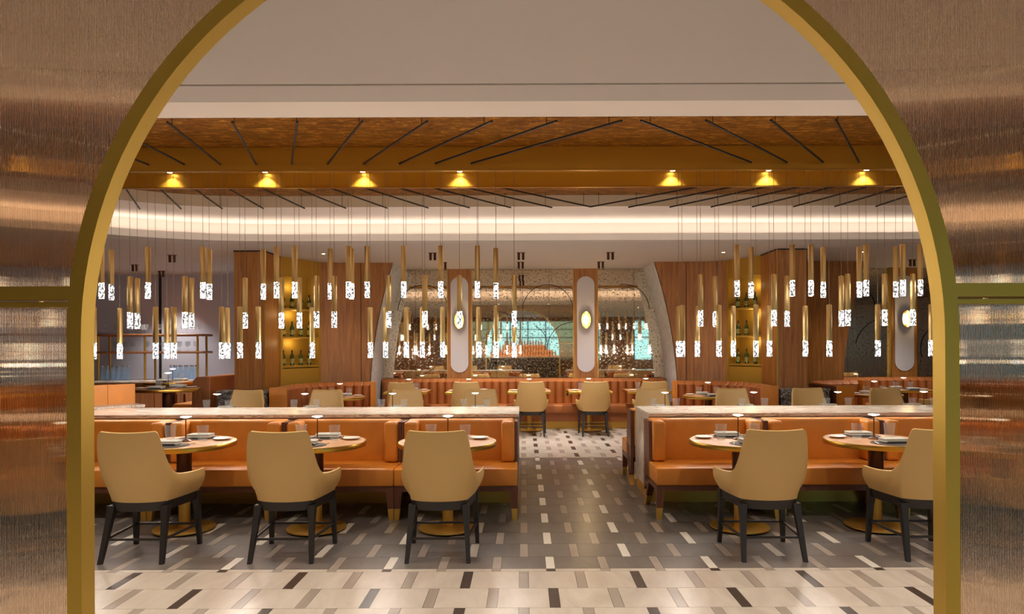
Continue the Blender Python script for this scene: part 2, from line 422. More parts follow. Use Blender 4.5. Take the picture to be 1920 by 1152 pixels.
def archx(z): return 2.83 - max(0, z - .4) ** 2 / 17.0
def arch_wall(cx, sgn, xin, nm, zs=18):
    # flat wood panel whose edge follows the curved alcove, plus the curved silver reveal back to the mirror plane
    Z = [ZC * i / zs for i in range(zs + 1)]
    mb = MB(); fr = [[(cx + sgn * archx(z), 12.19, z), (cx + sgn * xin, 12.19, z)] for z in Z]; bk = [[(p[0], 12.23, p[2]) for p in r] for r in fr]
    mb.grid(fr); mb.grid(bk); mb.grid([[f_[0], b_[0]] for f_, b_ in zip(fr, bk)])
    o = part(nm, mb, 'walnut', wb, world=True)
    mb = MB(); mb.grid([[(cx + sgn * (archx(z) - .012), 12.20, z), (cx + sgn * (archx(z) - .012), 13.30, z)] for z in Z])
    mb.grid([[(cx + sgn * (archx(z) + .03), 12.20, z), (cx + sgn * (archx(z) + .03), 13.30, z)] for z in Z])
    part('arch_reveal', mb, 'silver_plaster', wb, world=True)
    mb = MB(); mb.grid([[(cx + sgn * (archx(z) - .013), 13.285, z), (cx + sgn * (archx(z) - .040), 13.285, z)] for z in Z])
    part('reveal_trim', mb, 'blackened', wb, world=True)
def pier_set(sgn, niche):
    X = lambda x: sgn * x
    crv = [(4.13, 11.27), (4.06, 11.52), (3.95, 11.72), (3.84, 11.88), (3.69, 12.04), (3.55, 12.11), (3.36, 12.16), (3.17, 12.185), (2.98, 12.19)]
    if not niche: crv = crv
    pa = [(X(x), y) for x, y in crv]
    lower = pa[4:] if niche else pa
    mb = MB().wallpath(lower, .05, 0, ZC, left=(sgn > 0) is False)
    part('wood_panel', mb, 'walnut', wb, world=True)
    return pa
# central alcove and the two piers, then the next alcove
arch_wall(0, -1, 2.98 - .012, 'wood_panel'); arch_wall(0, 1, 2.98 - .012, 'wood_panel')
pL = pier_set(-1, True); pR = pier_set(1, True)
AC2 = 8.65
arch_wall(AC2, -1, AC2 - 5.6, 'wood_panel')
mb = MB().wallpath([(4.50, 11.27), (4.57, 11.52), (4.68, 11.72), (4.79, 11.88), (4.94, 12.04), (5.08, 12.11), (5.27, 12.16), (5.46, 12.185), (5.60, 12.19)], .05, 0, ZC)
part('wood_panel', mb, 'walnut', wb, world=True)
for s_, x0, x1 in ((-1, -4.60, -4.12), (1, 4.03, 4.50)):
    p = struct('wall_pier', MB().box(x0, x1, 10.6, 11.32, 0, ZC), 'walnut')
    xe = x1 if s_ < 0 else x0
    part('brass_corner', MB().box(xe - .008, xe + .008, 10.592, 10.608, 0, ZC), 'brass', p)
    part('ceiling_shadow_line', MB().box(x0 - .006, x1 + .006, 10.594, 11.32, ZC - .02, ZC), 'dark_gap', p)

# mirrors with seams, pilasters with capsule panels, sconces
def seam_arc(mb, cx, cz, r, a0, a1, n=26, y=13.262, t=.006):
    rows = []
    for i in range(n + 1):
        a = math.radians(a0 + (a1 - a0) * i / n); c, s_ = math.cos(a), math.sin(a)
        rows.append([(cx + (r - t) * c, y, cz + (r - t) * s_), (cx + (r + t) * c, y, cz + (r + t) * s_)])
    mb.grid(rows)
def mirror(x0, x1, cuts, label, arcs):
    t = thing('wall_mirror', label, 'mirror', ((x0 + x1) / 2, 13.27, .5))
    xs = [x0] + cuts + [x1]
    for a_, b_ in zip(xs[:-1], xs[1:]):
        part('mirror_pane', MB().box(a_ + .003, b_ - .003, 13.27, 13.285, .5, ZC - .005), 'antique_mirror', t, world=True)
    mb = MB().box(x0, x1, 13.286, 13.30, .5, ZC - .005); part('backing', mb, 'dark_gap', t, world=True)
    mb = MB()
    for a_ in arcs: seam_arc(mb, *a_)
    if mb.v: part('leaded_arc', mb, 'blackened', t, world=True)
mirror(-1.03, .99, [-.54, -.02, .51], 'wide antique mirror between the two capsule pilasters reflecting the bar',
       [(.48, 2.30, .5, 0, 180), (.98, 1.55, .5, 90, 180), (-.02, 1.55, .5, 0, 60), (-.55, 1.75, .52, 30, 100)])
mirror(-2.92, -1.51, [-2.15], 'narrow antique mirror beside pilaster on the glass-rack side of central alcove', [(-2.0, 2.30, .5, 0, 180), (-2.15, 1.5, .5, 270, 360), (-1.5, 1.55, .5, 90, 180)])
mirror(1.468, 2.92, [2.2], 'narrow antique mirror beside pilaster away from the glass rack, central alcove', [(2.0, 2.30, .5, 0, 100), (1.5, 1.55, .5, 0, 60)])
mirror(5.6, 7.28, [6.45], 'antique mirror in the second alcove beyond the wooden pier', [(6.5, 2.30, .5, 0, 180), (6.45, 1.5, .5, 90, 180), (7.2, 1.5, .6, 90, 170)])
mirror(7.79, 12.0, [9.0, 10.5], 'antique mirror in the second alcove past its capsule pilaster', [(8.2, 2.30, .5, 0, 180), (8.4, 1.5, .5, 90, 200)])
def capsule(x0, x1, z0, z1, y, th=.012, n=14):
    r = (x1 - x0) / 2; c = (x0 + x1) / 2; pts = []
    for i in range(n + 1): a = PI * i / n; pts.append((c + r * math.cos(a), z1 - r + r * math.sin(a)))
    for i in range(n + 1): a = PI + PI * i / n; pts.append((c + r * math.cos(a), z0 + r + r * math.sin(a)))
    k = len(pts); mb = MB()
    mb.add([(p[0], y, p[1]) for p in pts] + [(p[0], y + th, p[1]) for p in pts], [tuple(range(k))] + [(i, (i + 1) % k, k + (i + 1) % k, k + i) for i in range(k)])
    return mb
for x0, x1, where in ((-1.51, -1.03, 'pilaster of the central alcove on the glass-rack side'), (.99, 1.468, 'pilaster of the central alcove away from the glass rack'), (7.28, 7.79, 'pilaster of the second alcove beyond the pier')):
    p = part('pilaster', MB().box(x0, x1, 13.20, 13.31, 0, ZC), 'walnut', wb)
    o = part('capsule_panel', capsule(x0 + .065, x1 - .065, 1.06, 2.955, 13.186), 'capsule_plaster', p)
    mb = MB()
    for xx in (x0, x1): mb.box(xx - .006, xx + .006, 13.19, 13.31, 0, ZC)
    part('brass_edge', mb, 'brass', p)
    c = (x0 + x1) / 2
    t = thing('wall_sconce', 'oval brass sconce glowing on capsule ' + where, 'sconce', (c, 13.185, 2.09))
    mb = MB(); rows = []
    for r_, d_ in ((.2, -.0), (.6, -.02), (.9, -.055), (1.0, -.075), (1.0, -.08), (.88, -.062), (.55, -.028), (.0, -.014)):
        rows.append([(.088 * r_ * math.cos(2 * PI * i / 28), d_, .165 * r_ * math.sin(2 * PI * i / 28)) for i in range(28)])
    mb.grid(rows, True); part('dish', mb, 'brass', t)
    mb = MB(); rows = []
    for r_, d_ in ((1.0, -.03), (.85, -.055), (.5, -.068), (0.001, -.072)):
        rows.append([(.055 * r_ * math.cos(2 * PI * i / 24), d_, .105 * r_ * math.sin(2 * PI * i / 24)) for i in range(24)])
    mb.grid(rows, True); part('diffuser', mb, 'sconce_glow', t)
    lamp('sconce_light', 'POINT', (0, -.14, 0), 3, (1, .75, .4), t, shadow_soft_size=.05)

# gold bottle niches
def make_bottle():
    t = thing('wine_bottle', 'x', 'bottle')
    part('body', MB().lathe([(.030, 0), (.037, .008), (.037, .15), (.033, .175), (.016, .205), (.0135, .22), (.0135, .262)], 14), 'bottle_green', t)
    part('foil', MB().lathe([(.0150, .225), (.0150, .268), (.010, .27)], 12), 'cork_foil', t)
    part('paper_label', MB().lathe([(.0375, .04), (.0375, .12)], 14, caps=False), 'bottle_label', t)
    return t
bottle = Proto(make_bottle())
def niche(sgn, where):
    a_ = Vector((sgn * 4.12, 11.27)); b_ = Vector((sgn * 3.675, 12.05)); d = (b_ - a_); L = d.length; d.normalize()
    nrm = Vector((-sgn * d.y * -1, 0)); nrm = Vector((d.y, -d.x)) if sgn < 0 else Vector((-d.y, d.x))
    if nrm.y > 0: nrm = -nrm
    t = thing('display_niche', 'tall gold bottle niche in the curved wood wall, ' + where, 'shelf niche', (a_.x, a_.y, 0), math.atan2(d.y, d.x))
    fs = 1 if (Matrix.Rotation(-math.atan2(d.y, d.x), 2) @ nrm).y > 0 else -1   # local side facing the room
    def bx(x0, x1, y0, y1, z0, z1):
        ya, yb = sorted((fs * y0, fs * y1)); return MB().box(x0, x1, ya, yb, z0, z1)
    D = -.26
    part('back_panel', bx(0, L, D - .02, D, 0, ZC), 'niche_gold', t)
    for x in (0, L - .05): part('side_frame', bx(x, x + .05, D, .012, 0, ZC), 'niche_gold', t)
    part('lower_panel', bx(.05, L - .05, -.03, .0, 0, 1.20), 'niche_gold', t)
    part('head_panel', bx(.05, L - .05, -.03, .0, 2.78, ZC), 'niche_gold', t)
    for i, z in enumerate((1.22, 1.72, 2.21)):
        sh = part('shelf', bx(.05, L - .05, D, .0, z, z + .03), 'niche_gold', t)
        mb = MB(); ra = fs * -.012
        mb.tube((.05, ra, z + .10), (L - .05, ra, z + .10), .004, n=6).tube((L / 2, ra, z + .03), (L / 2, ra, z + .10), .004, n=6)
        part('gallery_rail', mb, 'brass', sh)
        lb = 'green wine bottle on %s shelf of gold niche, %s' % (('lowest', 'middle', 'top')[i], where)
        for k in range(4):
            u_ = .16 + k * (L - .32) / 3
            q = a_ + d * u_ + nrm * -.11
            bottle.put((q.x, q.y, z + .03), random.random() * 6, lb, 'wine bottles in ' + where + ' niche, row %d' % i)
        l = lamp('shelf_light', 'POINT', (L / 2, fs * -.13, z + .42), .8, (1, .78, .35), t, shadow_soft_size=.04)
niche(-1, 'glass-rack side'); niche(1, 'second-alcove side')

# ------------------------------------------------------------------ arched brass screen
YS0, YS1 = 2.05, 2.113; AX, AZ, AR = -.033, 1.576, 1.329; FW = .045
scr = thing('arched_screen', 'tall brass screen with round arch opening and bronze reeded glass panels', 'screen', (AX, YS0, 0))
def arch_pts(r, n=64):
    pts = [(AX - r, 0.0), (AX - r, .8)] + [(AX - r * math.cos(PI * i / n), AZ + r * math.sin(PI * i / n)) for i in range(n + 1)] + [(AX + r, .8), (AX + r, 0.0)]
    return pts
I_, O_ = arch_pts(AR), arch_pts(AR + FW)
rows = [[(i[0], YS0, i[1]), (o_[0], YS0, o_[1]), (o_[0], YS1, o_[1]), (i[0], YS1, i[1])] for i, o_ in zip(I_, O_)]
mb = MB().grid(rows, True); part('arch_frame', mb, 'frame_brass', scr, 30, world=True)
XE = 2.35
for sg in (-1, 1):
    xa, xb = (AX + sg * (AR + .02), sg * XE)
    zl = 1.577
    x0, x1 = sorted((xa, xb))
    zA, zB = (1.702, 1.744)
    part('rail', MB().box(x0, x1, YS0 + .004, YS1 - .004, zA, zB), 'frame_brass', scr, world=True)
    part('rail', MB().box(x0, x1, YS0 + .012, YS1 - .008, zA - .022, zA - .006), 'frame_brass', scr, world=True)
    part('end_post', MB().box(sg * XE - .03, sg * XE + .03, YS0, YS1, 0, ZC), 'frame_brass', scr, world=True)
    part('bottom_rail', MB().box(x0, x1, YS0 + .004, YS1 - .004, 0, .05), 'frame_brass', scr, world=True)
    # reeded panels: scalloped front, flat back
    pitch = .0052; SEG = 6
    def reeded(xs0, xs1, zlo, zhi):
        n = int(round((xs1 - xs0) / pitch)); front = []; back = []
        for i in range(n * SEG + 1):
            x = xs0 + (xs1 - xs0) * i / (n * SEG); ph = (i % SEG) / SEG; y = 2.076 - .0016 * math.sin(PI * ph)
            front.append([(x, y, zlo(x)), (x, y, zhi(x))]); back.append([(x, 2.082, zlo(x)), (x, 2.082, zhi(x))])
        mb = MB(); k = 2
        mb.grid(front + back[::-1])
        m_ = len(front)
        base = 0
        fs = []
        for i in range(m_ - 1):
            j = 2 * m_ - 1 - i
            fs.append((2 * i, 2 * (i + 1), 2 * (j - 1), 2 * j)); fs.append((2 * i + 1, 2 * j + 1, 2 * (j - 1) + 1, 2 * (i + 1) + 1))
        fs.append((0, 1, 2 * (2 * m_ - 1) + 1, 2 * (2 * m_ - 1)))
        mb.f += fs
        return mb
    rr_ = AR + .02
    def za_(x):
        dd = abs(x - AX)
        return 1.744 if dd >= rr_ else max(1.744, AZ + math.sqrt(max(0, rr_ * rr_ - dd * dd)))
    xm = AX + sg * .002
    g0, g1 = sorted((xm, sg * (XE - .03)))
    part('reeded_glass', reeded(g0, g1, za_, lambda x: ZC), 'reeded_glass', scr, 30, world=True)
    g0, g1 = sorted((AX + sg * (AR + .02), sg * (XE - .03)))
    part('reeded_glass', reeded(g0, g1, lambda x: .05, lambda x: zA - .022), 'reeded_glass', scr, 30, world=True)

# ------------------------------------------------------------------ marble counters
SIDE = {-1: 'glass-rack side', 1: 'second-alcove side'}
for sg, x0, x1 in ((-1, -4.62, -.05), (1, 1.245, 6.2)):
    t = thing('marble_counter', 'long pale marble counter between back-to-back booths, ' + SIDE[sg], 'counter', ((x0 + x1) / 2, 7.05, 0))
    xe0, xe1 = (x1 - .03, x1) if sg < 0 else (x0, x0 + .03)
    bx0, bx1 = (x0, xe0) if sg < 0 else (xe1, x1)
    part('top_slab', MB().rbox(x0, x1, 6.63, 7.47, .855, .89, .003, 1), 'counter_marble', t, world=True)
    part('front_slab', MB().box(bx0, bx1, 6.65, 6.68, .12, .855), 'counter_marble', t, world=True)
    part('rear_slab', MB().box(bx0, bx1, 7.42, 7.45, .12, .855), 'counter_marble', t, world=True)
    part('waterfall_end', MB().box(xe0, xe1, 6.65, 7.45, .12, .8549), 'end_marble', t, world=True)
    part('brass_plinth', MB().box(x0 + .012, x1 - .012, 6.66, 7.44, 0, .12), 'satin_brass', t, world=True)

# ------------------------------------------------------------------ booth banquettes
BW = 1.112
def make_booth():
    t = thing('booth_bench', 'x', 'bench')
    h = BW / 2 - .002
    part('seat_cushion', MB().rbox(-h, h, 0, .60, .305, .46, .012), 'orange_leather', t)
    part('backrest', MB().rbox(-h + .03, h - .03, .50, .655, .44, .85, .03, 4), 'orange_leather', t)
    for s_ in (-1, 1):
        a_, b_ = sorted((s_ * (h - .03), s_ * (h - .155)))
        part('wing', MB().rbox(a_, b_, .34, .54, .462, .845, .028, 4), 'orange_leather', t)
        a_, b_ = sorted((s_ * h, s_ * (h - .03)))
        mb = MB(); P = [(.36, .30), (.655, .14), (.655, .84), (.40, .84)]
        mb.add([(a_, y, z) for y, z in P] + [(b_, y, z) for y, z in P], [(0, 1, 2, 3), (7, 6, 5, 4)] + [(i, (i + 1) % 4, 4 + (i + 1) % 4, 4 + i) for i in range(4)])
        part('side_panel', mb, 'walnut_dark', t)
    part('seat_rail', MB().box(-h, h, .012, .60, .255, .3045), 'walnut_dark', t)
    for s_ in (-1, 1):
        for yb, yt in ((.03, .05), (.60, .44)):
            a_ = (s_ * (h - .022), yb, 0); b_ = (s_ * (h - .035), yt, .256)
            m_ = tuple(a_[i] + (b_[i] - a_[i]) * .40 for i in range(3))
            lg = part('leg', MB().bar(m_, b_, .052, .055, .07, .075), 'walnut_dark', t)
            part('brass_foot', MB().bar(a_, m_, .043, .045, .0525, .0555), 'satin_brass', lg)
    return t
booth = Proto(make_booth())
ORD = ['first', 'second', 'third', 'fourth', 'fifth']
for i in range(4):
    booth.put((-.06 - BW * (i + .5), 5.98, 0), 0, 'orange leather booth bench facing the arch, %s from aisle, glass-rack side' % ORD[i])
    booth.put((1.19 + BW * (i + .5), 5.98, 0), 0, 'orange leather booth bench facing the arch, %s from aisle, second-alcove side' % ORD[i])
    booth.put((-.06 - BW * (i + .5), 8.115, 0), PI, 'orange leather booth bench facing the mirrors, %s from aisle, glass-rack side' % ORD[i])
    booth.put((1.19 + BW * (i + .5), 8.115, 0), PI, 'orange leather booth bench facing the mirrors, %s from aisle, second-alcove side' % ORD[i])

# ------------------------------------------------------------------ chairs
def smooth(a, b, t): t = max(0, min(1, (t - a) / (b - a))); return t * t * (3 - 2 * t)
def make_chair():
    t = thing('dining_chair', 'x', 'chair')
    NU, NV = 60, 12
    def upos(u):              # u in [-1,1] : left arm tip .. back centre .. right arm tip; returns bottom, top points
        a = abs(u); s_ = 1 if u >= 0 else -1
        # bottom outline: rounded U
        if a < .42: q = a / .42; bx_, by = .21 * math.sin(q * PI / 2 * .86) / math.sin(PI / 2 * .86), -.235 + .10 * (1 - math.cos(q * PI / 2 * .9))
        else:
            q = (a - .42) / .58; bx_, by = .21 + .042 * math.sin(q * PI / 2), -.235 + .10 * (1 - math.cos(PI / 2 * .9)) + q * .355
        # top edge
        if a < .34: q = a / .34; tx, ty, tz = .200 * q, -.335 + .022 * q * q, .948 + .010 * q * q
        elif a < .62:
            q = (a - .34) / .28
            p0, p1, p2, p3 = Vector((.200, -.313, .958)), Vector((.240, -.305, .958)), Vector((.250, -.262, .632)), Vector((.284, -.14, .626))
            c = p0 * (1 - q) ** 3 + p1 * 3 * q * (1 - q) ** 2 + p2 * 3 * q * q * (1 - q) + p3 * q ** 3; tx, ty, tz = c
        else: q = (a - .62) / .38; tx, ty, tz = .284 + .026 * q, -.14 + .325 * q, .626 - .050 * q + .034 * q * q
        return Vector((s_ * bx_, by, .432)), Vector((s_ * tx, ty, tz))
    outer, inner = [], []
    for i in range(NU + 1):
        u = -1 + 2 * i / NU; B, T = upos(u); ro, ri = [], []
        ctr = Vector((0, .02, 0))
        for j in range(NV + 1):
            v_ = j / NV; p = B.lerp(T, v_)
            out = Vector((p.x, p.y - .02, 0)); out = out.normalized() if out.length > 1e-5 else Vector((0, -1, 0))
            p = p + out * .022 * math.sin(PI * min(1, v_ * 1.0))
            th = .034 - .012 * v_
            ro.append(tuple(p)); ri.append(tuple(p - out * th + Vector((0, 0, -.006 if j == NV else 0))))
        outer.append(ro); inner.append(ri)
    rows = []
    for ro, ri in zip(outer, inner):
        top = (Vector(ro[-1]) + Vector(ri[-1])) / 2 + Vector((0, 0, .008))
        rows.append(ro + [tuple(top)] + ri[::-1])
    mb = MB().grid(rows, True); k = len(rows[0]); e = (len(rows) - 1) * k
    mb.f.append(tuple(range(k))); mb.f.append(tuple(e + i for i in range(k))[::-1])
    part('shell', mb, 'mustard_leather', t, 50)
    part('seat_cushion', MB().rbox(-.215, .215, -.18, .235, .42, .49, .03, 4), 'mustard_leather', t)
    # dark apron following the shell
    def ring_at(sc, z):
        return [(upos(-1 + 2 * i / 40)[0].x * sc, upos(-1 + 2 * i / 40)[0].y * sc, z) for i in range(41)]
    A, B_, C_, D_ = ring_at(1.0, .434), ring_at(.97, .365), ring_at(.80, .365), ring_at(.83, .434)
    mb = MB().grid([[a_, b_, c_, d_] for a_, b_, c_, d_ in zip(A, B_, C_, D_)], True)
    mb.box(-.235, .235, .180, .222, .375, .433)
    part('apron', mb, 'ebony', t, 50)
    legs = {}
    for sx in (-1, 1):
        legs[(sx, 0)] = ((sx * .222, -.275, 0), (sx * .195, -.165, .40)); legs[(sx, 1)] = ((sx * .252, .225, 0), (sx * .235, .200, .43))
    for k_, (a_, b_) in legs.items():
        mb = MB(); n = 6
        pr = [(a_, .028, .030), (tuple(a_[i] + (b_[i] - a_[i]) * .7 for i in range(3)), .040, .044), (b_, .055, .06)]
        for q0, q1 in zip(pr[:-1], pr[1:]): mb.bar(q0[0], q1[0], q0[1], q0[2], q1[1], q1[2])
        part('leg', mb, 'ebony', t)
    def at(kk, z): a_, b_ = legs[kk]; f_ = z / b_[2]; return tuple(a_[i] + (b_[i] - a_[i]) * f_ for i in range(3))
    for p, q in (((-1, 0), (1, 0)), ((-1, 1), (1, 1)), ((-1, 0), (-1, 1)), ((1, 0), (1, 1))):
        part('stretcher', MB().tube(at(p, .165), at(q, .165), .011, n=4), 'ebony', t)
    return t
chair = Proto(make_chair())

# ------------------------------------------------------------------ tables and settings
def make_table(square):
    t = thing('pedestal_table', 'x', 'table')
    if square:
        part('table_top', MB().box(-.385, .385, -.335, .335, .737, .752), 'table_veneer', t)
        part('brass_edge', MB().rbox(-.40, .40, -.35, .35, .705, .7465, .004, 1), 'brass', t)
    else:
        part('table_top', MB().lathe([(.0, .715), (.405, .715), (.405, .752), (.0, .752)], 56), 'table_veneer', t)
        part('brass_edge', MB().lathe([(.4052, .712), (.415, .712), (.417, .716), (.417, .749), (.415, .753), (.4052, .753)], 56, caps=False), 'brass', t)
    part('upper_column', MB().lathe([(.058, .36), (.060, .365), (.060, .712)], 24), 'bronze', t)
    part('lower_column', MB().lathe([(.046, .02), (.046, .36)], 24), 'satin_brass', t)
    part('base_disc', MB().lathe([(.0, .010), (.240, .010), (.248, .016), (.246, .024), (.0, .030)], 48), 'satin_brass', t)
    for k in range(4):
        a = PI / 4 + k * PI / 2; part('glide', MB().lathe([(.015, 0), (.015, .012)], 8, (.19 * math.cos(a), .19 * math.sin(a), 0)), 'black_plastic', t)
    return t
round_t, square_t = Proto(make_table(False)), Proto(make_table(True))
def make_tumbler():
    t = thing('tumbler', 'x', 'glass')
    part('bowl', MB().lathe([(.0, 0), (.034, 0), (.046, .132), (.0475, .134), (.0435, .134), (.0315, .016), (.0, .014)], 24), 'thin_glass', t)
    return t
def make_tlamp():
    t = thing('table_lamp', 'x', 'lamp')
    part('base', MB().lathe([(.0, 0), (.045, 0), (.045, .004), (.006, .028)], 20), 'bronze', t)
    part('stem', MB().lathe([(.0045, .024), (.0045, .205)], 10), 'bronze', t)
    part('shade', MB().lathe([(.0, .216), (.043, .213), (.043, .210), (.012, .200), (.0, .199)], 24), 'lamp_glow', t)
    return t
def make_napkin():
    t = thing('folded_napkin', 'x', 'napkin')
    part('fold', MB().rbox(-.10, .10, -.055, .055, .006, .026, .008, 2), 'napkin', t)
    part('fold', MB().rbox(-.098, .102, -.052, .058, .0262, .040, .006, 2), 'napkin', t)
    part('band', MB().rbox(-.085, .085, -.058, -.050, .0, .02, .002, 1), 'charcoal_cloth', t)
    return t
def make_plate():
    t = thing('bread_plate', 'x', 'plate')
    part('dish', MB().lathe([(.0, .003), (.03, .0), (.05, .002), (.075, .014), (.074, .018), (.048, .008), (.0, .007)], 28), 'china', t); return t
def make_mat():
    t = thing('placemat', 'x', 'placemat')
    part('disc', MB().lathe([(.0, 0), (.15, 0), (.15, .003), (.0, .003)], 32), 'placemat', t); return t
def make_knife():
    t = thing('table_knife', 'x', 'cutlery')
    part('blade', MB().rbox(-.008, .008, .0, .11, .0, .003, .001, 1), 'steel', t); part('handle', MB().rbox(-.006, .006, -.09, .0, .0, .007, .002, 1), 'steel', t); return t
def make_fork():
    t = thing('table_fork', 'x', 'cutlery')
    part('handle', MB().rbox(-.005, .005, -.09, .04, .0, .005, .002, 1), 'steel', t)
    mb = MB().box(-.011, .011, .04, .058, .001, .004)
    for k in range(4): mb.box(-.011 + k * .0063, -.0079 + k * .0063, .058, .095, .001, .004)
    part('tines', mb, 'steel', t); return t
PR = {k: Proto(f()) for k, f in dict(tumbler=make_tumbler, lamp=make_tlamp, napkin=make_napkin, plate=make_plate, mat=make_mat, knife=make_knife, fork=make_fork).items()}
def setting(X, Y, where, mir=1, z0=0.0, full=True, flip=0):
    zt = z0 + .753
    g = lambda s_: s_ + ' on the table ' + where
    def put(k, dx, dy, dz, rz, label):
        if flip: dx, dy = -dx, -dy; rz += PI
        PR[k].put((X + dx * mir, Y + dy, zt + dz), rz, label + ' on table ' + where, {'tumbler': 'tumblers', 'napkin': 'folded napkins', 'plate': 'bread plates', 'mat': 'placemats', 'knife': 'knives', 'fork': 'forks'}.get(k, k) + ' at ' + where if k != 'lamp' else None)
    put('lamp', .0, .03, 0, 0, 'slim bronze lamp with glowing disc')
    put('tumbler', -.15, .06, 0, 0, 'clear glass tumbler'); put('tumbler', .15, .02, 0, 1, 'clear glass tumbler')
    put('mat', .0, -.23, 0, 0, 'grey round placemat'); put('mat', .0, .235, 0, 0, 'grey round placemat')
    put('napkin', -.03, -.22, .003, .06, 'pale folded napkin'); put('napkin', .04, .22, .003, PI, 'pale folded napkin')
    put('plate', .27, .13, 0, 0, 'small white bread plate')
    put('plate', -.28, -.14, 0, 0, 'small white bread plate')
    if full:
        put('knife', .115, -.22, .004, -.3, 'steel table knife'); put('fork', -.165, -.20, .004, .2, 'steel table fork')
        put('knife', -.11, .22, .004, PI - .3, 'steel table knife'); put('fork', .17, .21, .004, PI + .2, 'steel table fork')
near = [(-1, 2, -2.906, -2.83), (-1, 1, -1.776, -1.755), (-1, 0, -.654, -.625), (1, 0, 1.84, 1.80), (1, 1, 3.007, 2.98)]
for sg, i, xt, xc in near:
    wh = 'at %s arch-facing booth from aisle, %s' % (ORD[i], SIDE[sg])
    round_t.put((xt, 5.70, 0), 0, 'round brass-rimmed wood table ' + wh)
    chair.put((xc, 5.07, 0), 0, 'mustard leather armchair ' + wh)
    setting(xt, 5.70, wh, -sg)
for sg, xs in ((-1, (-.626, -1.69, -2.82, -3.95)), (1, (1.816, 2.958, 4.04, 5.146))):
    for i, x in enumerate(xs):
        wh = 'at %s mirror-facing booth from aisle, %s' % (ORD[i], SIDE[sg])
        round_t.put((x, 8.52, 0), 0, 'round brass-rimmed wood table ' + wh)
        chair.put((x + .01, 9.22, 0), PI, 'mustard leather armchair ' + wh)
        setting(x, 8.55, wh, -sg, full=False)
FX = (-2.15, -1.03, .10, 1.21, 2.28)
for i, x in enumerate(FX):
    wh = 'at the mirror banquette, %s from glass-rack end' % ORD[i]
    square_t.put((x, 12.42, 0), 0, 'square brass-edged pedestal table ' + wh)
    chair.put((x + .03 if i < 4 else x - .02, 11.82, 0), 0, 'mustard leather armchair ' + wh)
    setting(x, 12.42, wh, 1, full=False)
for sg, x in ((-1, -3.03), (1, 3.03)):
    wh = 'in curved booth below gold niche, ' + SIDE[sg]
    round_t.put((x, 10.95, 0), 0, 'round brass-rimmed wood table ' + wh); setting(x, 10.95, wh, -sg, full=False)
wh = 'in curved booth behind the wooden pier'
round_t.put((5.85, 11.1, 0), 0, 'round brass-rimmed wood table ' + wh); setting(5.85, 11.1, wh, -1, full=False)
wh = 'at the second mirror alcove'
square_t.put((7.05, 12.35, 0), 0, 'square brass-edged pedestal table ' + wh); setting(7.05, 12.35, wh, -1, full=False)
chair.put((7.36, 11.72, 0), 0, 'mustard leather armchair ' + wh)

# ------------------------------------------------------------------ channel-tufted banquettes
ch_mesh = None
def channel():
    global ch_mesh
    if ch_mesh is None:
        W, H = .153, .50; rows = []
        for j in range(9):
            v_ = j / 8; z = .445 + v_ * H; rw = []
            for i in range(7):
                u = -1 + 2 * i / 6; bul = .052 * (1 - abs(u) ** 2.4); cap = 1.0 if v_ < .85 else math.sqrt(max(0, 1 - ((v_ - .85) / .15) ** 2))
                rw.append((u * W / 2, -bul * cap - .045 * cap, z))
            rw += [(W / 2, .06, z), (-W / 2, .06, z)]; rows.append(rw)
        mb = MB().grid(rows, True); k = len(rows[0]); mb.f.append(tuple(range(k))[::-1]); mb.f.append(tuple(8 * k + i for i in range(k)))
        ch_mesh = mb.mesh('channel_cushion', 'red_leather', 40)
    return ch_mesh
def straight_banq(x0, x1, label):
    t = thing('channel_banquette', label, 'bench', ((x0 + x1) / 2, 12.9, 0))
    part('seat_cushion', MB().rbox(x0, x1, 12.62, 13.06, .30, .455, .02), 'red_leather', t, world=True)
    part('front_panel', MB().box(x0 + .02, x1 - .02, 12.68, 13.0, .14, .302), 'red_leather', t, world=True)
    part('brass_plinth', MB().box(x0 + .03, x1 - .03, 12.73, 13.0, 0, .14), 'satin_brass', t, world=True)
    part('back_board', MB().box(x0, x1, 13.14, 13.18, 0, .90), 'walnut_dark', t, world=True)
    n = int((x1 - x0) / .154); st = (x1 - x0) / n
    for k in range(n):
        o = link('channel_cushion', channel(), t); o.location = (x0 + st * (k + .5) - t.location.x, 13.09 - t.location.y, 0)
    return t
bq = straight_banq(-2.78, 2.78, 'long russet channel-tufted banquette under the central mirrors')
for x in (-2.66, .85):
    s_ = part('socket_plate', MB().rbox(x - .045, x + .045, 12.995, 13.003, .60, .72, .003, 1), 'brass', bq, world=True)
    part('socket_hole', MB().tube((x - bq.location.x, 12.99 - 12.9, .685), (x - bq.location.x, 12.996 - 12.9, .685), .024).tube((x - bq.location.x, 12.99 - 12.9, .635), (x - bq.location.x, 12.996 - 12.9, .635), .024), 'black_plastic', s_)
straight_banq(5.87, 11.6, 'long russet channel-tufted banquette in the second mirror alcove')
